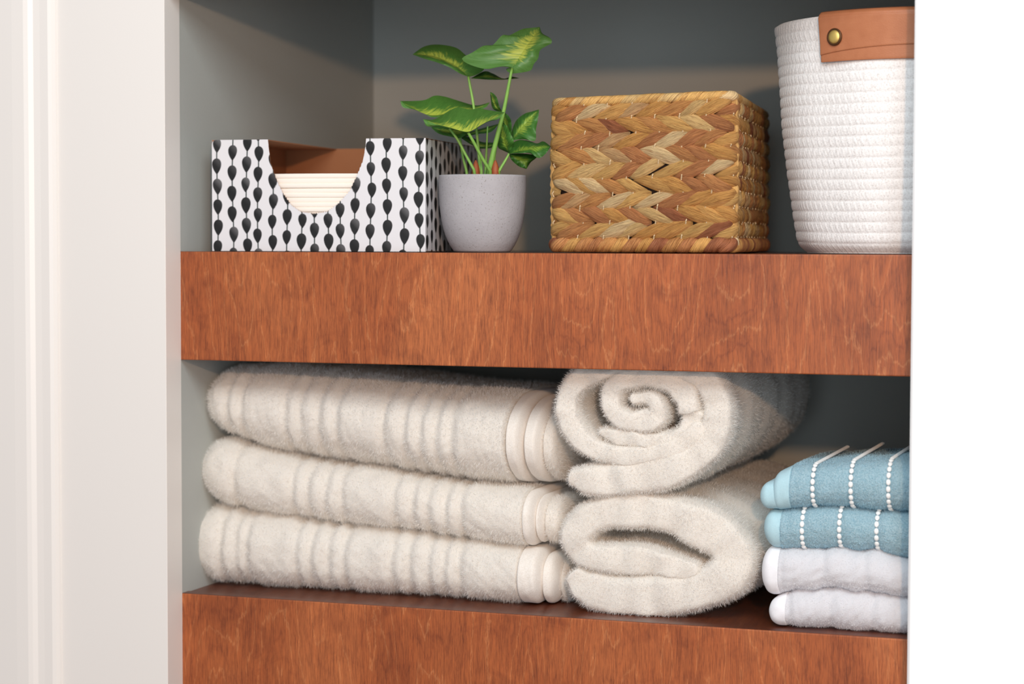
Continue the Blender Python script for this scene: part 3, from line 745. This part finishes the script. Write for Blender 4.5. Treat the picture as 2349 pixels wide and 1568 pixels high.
leaf([(1130, 1165), (1210, 1060), (1300, 960), (1390, 870)], [(1130, 1165), (1125, 1100), (1170, 980), (1250, 912), (1320, 890), (1390, 870)],
     [(1130, 1165), (1240, 1152), (1350, 1165), (1360, 1060), (1378, 970), (1390, 870)], .105, .105, .115, .10, .11, (.7, .9, .8), .003, seed=12)
leaf([(1105, 1290), (1250, 1250), (1400, 1225), (1500, 1220)], [(1105, 1290), (1120, 1205), (1200, 1160), (1300, 1170), (1370, 1192), (1430, 1172), (1500, 1220)],
     [(1105, 1290), (1200, 1285), (1300, 1285), (1385, 1330), (1450, 1290), (1500, 1220)], .085, .08, .105, .075, .08, (.5, .72, .55), .002, seed=13)
leaf([(1108, 1292), (1180, 1330), (1250, 1370), (1270, 1435)], [(1108, 1290), (1250, 1288), (1370, 1312), (1310, 1372), (1270, 1435)],
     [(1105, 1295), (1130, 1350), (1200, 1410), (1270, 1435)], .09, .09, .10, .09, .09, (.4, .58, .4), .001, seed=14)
stem([(1135, 478), (1110, 600), (1060, 860), (1005, 1080), (960, 1260), (920, 1440)], .075, .09, .0011, .0024)
stem([(720, 560), (738, 660), (765, 810), (795, 1050), (815, 1250), (828, 1440)], .095, .10, .0011, .0012)
stem([(715, 1085), (770, 1180), (850, 1330), (925, 1450)], .055, .08, .0012, .0015)
stem([(540, 1050), (620, 1160), (700, 1310), (772, 1440)], .075, .085, .0010, .0013)
stem([(640, 1140), (665, 1300), (700, 1445)], .10, .10, .0009, .0012)
stem([(1108, 1288), (1060, 1370), (1012, 1450)], .09, .09, .0010, .0013)
stem([(902, 1030), (892, 1250), (882, 1440)], .11, .105, .0006, .0011)
stem([(792, 1050), (818, 1250), (845, 1440)], .105, .10, .0007, .0012)
stem([(1010, 1080), (975, 1260), (950, 1440)], .10, .095, .0008, .0013)
for hx, Y in ((790, .088), (975, .086)):
    mb = MB(); q = np.array([LP(hx, y, Y) for y in np.linspace(1350, 1520, 14)])
    tube(mb, q, .0036*np.sin(np.linspace(.12, 2.2, 14))**.9, 12, cap=True); mb.build('husk', m_husk, pp)

# ------------------------------------------------------------------ woven basket
t = NT('water_hyacinth_strands'); tc = t.new('ShaderNodeTexCoord'); mp = t.new('ShaderNodeMapping'); mp.inputs['Scale'].default_value = (1.5, 26, 1)
t.link(tc.outputs['UV'], mp.inputs['Vector']); at = t.new('ShaderNodeAttribute', attribute_name='Col')
s1 = t.noise(mp.outputs[0], 1.0, 5, .65, .4)
mp2 = t.new('ShaderNodeMapping'); mp2.inputs['Scale'].default_value = (3, 5, 1); t.link(tc.outputs['UV'], mp2.inputs['Vector']); s2 = t.noise(mp2.outputs[0], 1.4, 4, .6, .5)
c = t.mix(.85, at.outputs['Color'], t.ramp(s1, [(.30, (.34, .2, .14, 1)), (.46, (.9, .84, .78, 1)), (.75, (1.15, 1.1, .98, 1))]), 'MULTIPLY')
c = t.mix(.7, c, t.ramp(s2, [(.3, (.6, .42, .34, 1)), (.5, (1, 1, 1, 1)), (.8, (1.15, 1.1, 1.0, 1))]), 'MULTIPLY')
t.set(Base_Color=c, Roughness=.5, Specular_IOR_Level=.35); t.bump(s1, 1.0, .0022); m_weave = t.m
m_twine = mat_paint('pale_twine', srgb(222, 192, 150), .7, .1, .3)
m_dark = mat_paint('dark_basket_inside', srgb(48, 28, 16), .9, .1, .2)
KB = 580/2274.0
YBk = .045
b0 = P(1276, 570, YBk); b1p = P(1672, 570, YBk-.006)
brot = math.radians(-0.5)
wb_ = float(np.linalg.norm((b1p-b0)[:2])); bdir = (b1p-b0)[:2]/wb_; bang = math.atan2(bdir[1], bdir[0])
bex = np.array([bdir[0], bdir[1], 0]); bang2 = math.radians(7.0)
bey = np.array([-math.sin(bang2*.9), math.cos(bang2*.9), 0.])      # sides splay to show more of the right side
borg = np.array([b0[0], b0[1], ZT+.0005]); hb_ = P(1672, 214, YBk)[2]-borg[2]; db_ = .27
def bk(s, off, z):
    """perimeter coordinate s (m) -> world; off = outwards; z height. rounded rectangle"""
    s = np.asarray(s, float); off = np.asarray(off, float); z = np.asarray(z, float)
    r = .008; Lx, Ly = wb_-2*r, db_-2*r; qa = math.pi*r/2
    seg = [Lx, qa, Ly, qa, Lx, qa, Ly, qa]; tot = sum(seg); s = np.mod(s, tot)
    x = np.zeros_like(s); y = np.zeros_like(s); nx = np.zeros_like(s); ny = np.zeros_like(s); a0 = 0
    cen = [None, (wb_-r, r, -90), None, (wb_-r, db_-r, 0), None, (r, db_-r, 90), None, (r, r, 180)]
    for k, L in enumerate(seg):
        mk = (s >= a0) & (s < a0+L+1e-12); u = s-a0
        if k == 0: x = np.where(mk, r+u, x); y = np.where(mk, 0, y); nx = np.where(mk, 0, nx); ny = np.where(mk, -1, ny)
        elif k == 2: x = np.where(mk, wb_, x); y = np.where(mk, r+u, y); nx = np.where(mk, 1, nx); ny = np.where(mk, 0, ny)
        elif k == 4: x = np.where(mk, wb_-r-u, x); y = np.where(mk, db_, y); nx = np.where(mk, 0, nx); ny = np.where(mk, 1, ny)
        elif k == 6: x = np.where(mk, 0, x); y = np.where(mk, db_-r-u, y); nx = np.where(mk, -1, nx); ny = np.where(mk, 0, ny)
        else:
            cx, cy, a_ = cen[k]; a = np.radians(a_)+u/r
            x = np.where(mk, cx+r*np.cos(a), x); y = np.where(mk, cy+r*np.sin(a), y); nx = np.where(mk, np.cos(a), nx); ny = np.where(mk, np.sin(a), ny)
        a0 += L
    zn = z/hb_
    # slight outward bulge at mid height, slightly lower top at the left
    off = off+.0015*np.sin(np.pi*zn)
    X = x+nx*off; Yy = y+ny*off; zz = z*(1-.022*(1-np.clip(X/wb_, 0, 1)))
    return borg+bex*X[..., None]+bey*Yy[..., None]+np.array([0, 0, 1.])*zz[..., None]
PER = 2*(wb_+db_)-8*.008+2*math.pi*.008
bsk = empty('woven_basket', tuple(borg+bex*wb_/2+bey*db_/2), 'honey-brown rectangular basket woven in thick chevron braids', 'basket', rz=bang)
pal = [tuple(v*.98 for v in srgb(*c)[:3]) for c in ((238, 190, 118), (230, 172, 100), (216, 156, 96), (240, 202, 140), (204, 140, 92), (176, 112, 78), (222, 180, 130), (234, 180, 108), (244, 214, 164), (212, 150, 96))]
rng = np.random.default_rng(21)
mb = MB()
z_lo, z_hi = .0125, hb_-.0045; NR = 9; rh = (z_hi-z_lo)/NR
def strand(mb, s0, s1, z0_, z1_, wd, off0, offm, off1, colr, nl=18, nw=8):
    u = np.linspace(0, 1, nl); v = np.linspace(-1, 1, nw); U, Vv = np.meshgrid(u, v, indexing='ij')
    e = u*u*(3-2*u)
    prof = np.sin(np.pi*np.clip(u*.94+.03, 0, 1))**.5
    s = s0+(s1-s0)*U; zc = (z0_+(z1_-z0_)*e)[:, None]
    z = zc+Vv*wd*prof[:, None]
    cr_ = np.sqrt(np.clip(1-Vv**2*.96, 0, 1))
    off = np.interp(u, [0, .2, .5, .85, 1], [off0, (off0+offm)*.6, offm, (offm+off1)*.5, off1])[:, None]+(cr_-.35)*wd*.85*prof[:, None]
    off = off+np.sin(Vv*9+rng.random()*6)*.00018*prof[:, None]
    V = bk(s, off, z).reshape(-1, 3)
    cc = np.array(colr)*(.93+.14*rng.random())
    o = rng.random()*40
    UV = np.stack([U+o, Vv*.5+rng.random()*50], -1).reshape(-1, 2)
    mb.add(V, gridq(nl, nw), None, cc, UV)
corner_s = wb_-2*.008+math.pi*.004
for k in range(NR):
    zc = z_lo+(k+.5)*rh; up_ = (k % 2 == 0)      # slope alternates
    s = rng.random()*.01
    while s < PER:
        L = .036*(.85+.35*rng.random()); step = .0165*(.9+.25*rng.random())
        dzc = rh*.44*(1 if up_ else -1)
        cl = pal[int(rng.random()**1.25*len(pal))]
        wd = rh*.47*(.92+.2*rng.random())
        strand(mb, s, s+L, zc-dzc+rng.normal()*rh*.05, zc+dzc+rng.normal()*rh*.05, wd*(.9+.2*rng.random()), -.0016, .0030, -.0006, cl)
        s += step
mb.build('woven_sides', m_weave, bsk)
# dark lining added behind the strands: its colour paints the gaps as shade
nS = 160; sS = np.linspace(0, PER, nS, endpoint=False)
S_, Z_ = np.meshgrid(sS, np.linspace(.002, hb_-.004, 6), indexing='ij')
mesh_np('gap_shade_backing', bk(S_, np.full_like(S_, -.0025), Z_).reshape(-1, 3), gridq(nS, 6, closed_u=True), m_dark, bsk)
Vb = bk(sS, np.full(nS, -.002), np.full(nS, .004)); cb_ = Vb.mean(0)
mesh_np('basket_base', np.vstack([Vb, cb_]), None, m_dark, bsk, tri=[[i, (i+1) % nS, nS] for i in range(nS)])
# wrapped rims
def rim(name, zc, R, step, pall, tw, amp):
    mb = MB(); s = 0
    while s < PER:
        L = step*(.8+.5*rng.random())
        n = 9; u = np.linspace(-.15, 1.15, n); a = np.linspace(0, 2*np.pi, 14, endpoint=False); U, A = np.meshgrid(u, a, indexing='ij')
        rr = R*(1+amp*np.sin(np.pi*np.clip(U, 0, 1))-.10*(np.abs(U-.5) > .5))*(.97+.08*rng.random())
        sk = tw*R*np.cos(A)
        V = bk(s+U*L+sk, rr*np.sin(A)+.0012, np.maximum(zc+rr*np.cos(A), .0002)).reshape(-1, 3)
        UV = np.stack([A/6.28*1.0+rng.random()*30, U*.5+rng.random()*30], -1).reshape(-1, 2)
        mb.add(V, gridq(n, 14, closed_v=True), None, np.array(pall[int(rng.random()*len(pall))])*(.9+.2*rng.random()), UV)
        s += L
    return mb.build(name, m_weave, bsk)
rim('bottom_rim', .0058, .0054, .0105, [pal[2], pal[4], pal[5], pal[7], pal[9], pal[1]], .7, .32)
rim('top_rim', hb_-.0022, .0040, .0150, [pal[0], pal[3], pal[8], pal[1], pal[0], pal[3]], 1.0, .06)
# thin twine ties between rows
mb = MB()
for k in range(NR+1):
    zc = z_lo+k*rh
    for s in np.arange(.012+(k % 2)*.004, PER, .0215):
        s2 = s+rng.normal()*.0015
        u = np.linspace(-1, 1, 7)
        pts = bk(np.full(7, s2)+u*.0004, .0042-.0016*np.abs(u), zc+u*rh*.20)
        tube(mb, pts, .00065, 6)
mb.build('twine_ties', m_twine, bsk)
# pale posts added to paint the lit ridge of the corners, plus knot
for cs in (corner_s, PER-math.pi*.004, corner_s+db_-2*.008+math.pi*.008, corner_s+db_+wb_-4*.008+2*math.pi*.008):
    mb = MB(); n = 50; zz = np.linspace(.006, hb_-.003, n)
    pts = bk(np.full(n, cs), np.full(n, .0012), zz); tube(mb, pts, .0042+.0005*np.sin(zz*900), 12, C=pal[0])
    mb.build('corner_lit_ridge', m_weave, bsk)
mb = MB()
pts = bk(np.full(8, corner_s), np.full(8, .0035), np.linspace(.0035, .0125, 8)); tube(mb, pts, .0038*np.sin(np.linspace(.4, 2.74, 8))**.5, 12)
mb.build('corner_knot', m_twine, bsk)

# ------------------------------------------------------------------ white rope bin
YR = .132
rc = P(2108, 400, YR); RX = abs(P(2108, 75, YR)[0]-P(1773, 75, YR)[0])*math.cos(.18)*.985
zbin = ZT+.0006
ztopb = P(2050, 30, YR-.11)[2]
hbn = ztopb-zbin
silh = [(1772, 66), (1779, 130), (1784, 225), (1787, 300), (1797, 400), (1811, 500), (1820, 550), (1827, 572)]
rs = []
for x, y in silh:
    q = P(x, y, YR); rs.append((q[2], (rc[0]-q[0])/(rc[0]-P(1773, 75, YR)[0])*RX))
rs = np.array(sorted(rs))
NCO = 22; pc = hbn/NCO
def binr(z, a):
    r = np.interp(z, rs[:, 0], rs[:, 1])
    return r
na = 900; nzv = NCO*10
aa = np.linspace(0, 2*np.pi, na, endpoint=False); zz = np.linspace(0, hbn, nzv+1)
Ag, Zg = np.meshgrid(aa, zz)
wob = .0010*np.sin(Ag*5+Zg*20)+.0006*np.sin(Ag*11+3)
ph = (Zg+.0009*np.sin(Ag*3+1))/pc
coil = np.abs(np.sin(np.pi*ph))**.35
k_ = np.floor(ph)
st2 = np.sin(Ag*115+k_*2.4+np.where(k_ % 2 == 0, 1, -1)*(ph-k_)*3.6)
st3 = np.sin(Ag*230+(ph-k_)*6.28*.9+k_)
lowr = np.clip((.010-Zg)/.010, 0, 1)**2*.006
Rg = binr(zbin+Zg, Ag)+(coil-1)*.0010+st2*coil*.00012+st3*coil*.00012+wob-lowr
er = RX
sx_, sy_ = 1.0, .96
X = rc[0]+Rg*np.cos(Ag)*sx_; Y = YR+Rg*np.sin(Ag)*sy_
rimdip = 0
Vo = np.stack([X, Y, zbin+Zg], -1).reshape(-1, 3)
# inner wall and rim
Ri = Rg[-1]-.007
inner = []
for dz, dr in ((.0012, -.0014), (.0016, -.0035), (.0010, -.0056), (-.004, -.007), (-.05, -.0072), (-.12, -.012), (-hbn+.006, -.02)):
    R_ = binr(zbin+np.full(na, min(hbn, hbn+dz)), aa)+dr
    if dz > 0: pass
    inner.append(np.stack([rc[0]+R_*np.cos(aa), YR+R_*np.sin(aa)*sy_, np.full(na, zbin+hbn+dz)], -1))
Vi = np.vstack(inner)
V = np.vstack([Vo, Vi]); Q = gridq(nzv+1+len(inner), na, closed_v=True)
# bases
nb = len(V); V = np.vstack([V, [rc[0], YR, zbin], [rc[0], YR, zbin+.006]])
T = [[nb, (i+1) % na, i] for i in range(na)]+[[nb+1, (nzv+len(inner))*na+i, (nzv+len(inner))*na+(i+1) % na] for i in range(na)]
t = NT('white_cotton_rope'); v = t.coords()
t.set(Base_Color=t.mix(t.ramp(t.noise(v, 900, 2), [(.3, (0,0,0,1)), (.5, (1,1,1,1))]), srgb(214, 208, 204), srgb(240, 237, 235)), Roughness=.9, Sheen_Weight=.3, Specular_IOR_Level=.2)
t.bump(t.noise(v, 1500, 3), .4, .0006); m_rope = t.m
bn = empty('rope_bin', (rc[0], YR, zbin), 'white coiled cotton rope bin with a tan leather handle', 'storage bin')
mesh_np('rope_body', V, Q, m_rope, bn, tri=T)
t = NT('tan_leather'); v = t.coords()
t.set(Base_Color=t.mix(t.noise(v, 120, 4), srgb(184, 118, 80), srgb(166, 100, 64)), Roughness=.5); t.bump(t.noise(v, 1200, 4), .35, .0005); m_leather = t.m
t = NT('antique_brass'); t.set(Base_Color=srgb(226, 194, 112), Metallic=.75, Roughness=.5); m_brass = t.m
t = NT('dark_brass_ring'); t.set(Base_Color=srgb(92, 60, 34), Metallic=.6, Roughness=.45); m_ring = t.m
# leather handle wrapped over the rim
def ang_at(px_, py_):
    # angle on the bin surface (front half) seen at a photo column
    best = None
    for a in np.linspace(-np.pi+.02, -.02, 1500):
        R_ = float(binr(zbin+hbn*.9, 0))
        p = np.array([rc[0]+R_*math.cos(a), YR+R_*math.sin(a)*sy_, zbin+hbn*.9])
        d = p-CAM; z = d@_fw; x = W/2+F*(d@_r2)/z
        if best is None or abs(x-px_) < best[0]: best = (abs(x-px_), a)
    return best[1]
a_l = ang_at(1887, 80); a_c = ang_at(2108, 80); a_r = 2*a_c-a_l
def z_at(py_, px_=1990):
    q = P(px_, py_, YR-.108); return q[2]
zl0 = z_at(137); zl1 = zbin+hbn
def leather(name, a0, a1, zlow, offs, foldback=True, mirror=0):
    n = 90; A = np.linspace(a0, a1, n); rows = []
    zlo_ = zlow(A) if callable(zlow) else np.full(n, zlow)
    for s in np.linspace(0, 1, 16):
        z = zlo_+(zl1-zlo_)*s
        R_ = binr(z, A)+offs
        rows.append(np.stack([rc[0]+R_*np.cos(A), YR+R_*np.sin(A)*sy_, z], -1))
    if foldback:
        Rt = binr(np.full(n, zl1), A)
        for dr, dz in ((offs-.0004, .0016), (offs-.0022, .0034), (-.0035, .0042), (-.0070, .0036), (-.0092, .0012), (-.0098, -.003), (-.0100, -.02), (-.0100, -.032)):
            rows.append(np.stack([rc[0]+(Rt+dr)*np.cos(A), YR+(Rt+dr)*np.sin(A)*sy_, np.full(n, zl1+dz)], -1))
    V = np.vstack(rows)
    o = mesh_np(name, V, gridq(len(rows), n), m_leather, bn)
    m = o.modifiers.new('thick', 'SOLIDIFY'); m.thickness = .0014; m.offset = 0
    m = o.modifiers.new('bevel', 'BEVEL'); m.width = .0004; m.segments = 2
    return o
lh = leather('leather_handle', a_l, a_r, zl0, .0022)
zw0, zw1 = z_at(121), z_at(105)
lf = leather('leather_flap', a_l+.002, a_r-.002, lambda A: zw0+(zw1-zw0)*np.sin(np.pi*np.clip((A-a_l)/(a_r-a_l)*1.0, 0, 1))**.8, .0031, False)
# rivets
for px_ in (1922,):
    for a in (ang_at(px_, 83), 2*a_c-ang_at(px_, 83)):
        z = z_at(83, 1922); R_ = float(binr(z, 0))+.0046
        nrm = np.array([math.cos(a), math.sin(a), 0]); c0 = np.array([rc[0]+R_*math.cos(a), YR+R_*math.sin(a)*sy_, z]); sd = np.array([-math.sin(a), math.cos(a), 0]); up_ = np.array([0, 0, 1.])
        rv = []
        for prof, nm_, mt in (([(0, .0019), (.0020, .0018), (.0036, .0013), (.0045, .0006), (.0049, -.0004)], 'rivet', m_brass), ([(.0047, .0004), (.0053, .0007), (.0060, .0004), (.0062, -.0008)], 'rivet_ring', m_ring)):
            th_ = np.linspace(0, 2*np.pi, 32, endpoint=False); V = []
            for r_, h_ in prof:
                V.append(c0+nrm*h_+(np.cos(th_)[:, None]*sd+np.sin(th_)[:, None]*up_)*max(r_*1.12, 1e-5))
            mesh_np(nm_, np.vstack(V), gridq(len(prof), 32, closed_v=True), mt, bn)

# ------------------------------------------------------------------ light
def look(o, target):
    d = Vector(target)-o.location; o.rotation_euler = d.to_track_quat('-Z', 'Y').to_euler()
def area(name, loc, target, size, power, color, size_y=None, spread=180):
    l = bpy.data.lights.new(name, 'AREA'); l.energy = power; l.color = color; l.size = size
    if size_y: l.shape = 'RECTANGLE'; l.size_y = size_y
    l.spread = math.radians(spread)
    o = bpy.data.objects.new(name, l); col.objects.link(o); o.location = loc; look(o, target); return o
l = bpy.data.lights.new('warm_lamp', 'POINT'); l.energy = 58; l.color = (1.0, .60, .34); l.shadow_soft_size = .035
o = bpy.data.objects.new('warm_lamp', l); col.objects.link(o); o.location = (.30, -2.03, .385)
area('window_light', (-.12, -1.0, .70), (-.30, 0, -.1), .7, 11, (.86, .96, 1.0), .5, 180)
area('room_fill', (.5, -3.0, .1), (-.45, .4, 0), 1.8, 29, (.84, .93, 1.0), 1.2, 180)
w = bpy.data.worlds.new('world'); scn.world = w; w.use_nodes = True
w.node_tree.nodes['Background'].inputs[0].default_value = (.80, .90, 1.0, 1); w.node_tree.nodes['Background'].inputs[1].default_value = .46
scn.view_settings.view_transform = 'Standard'; scn.view_settings.look = 'None'; scn.view_settings.exposure = 0; scn.view_settings.gamma = 1
scn.cycles.use_denoising = True
scn.cycles.max_bounces = 10; scn.cycles.diffuse_bounces = 7
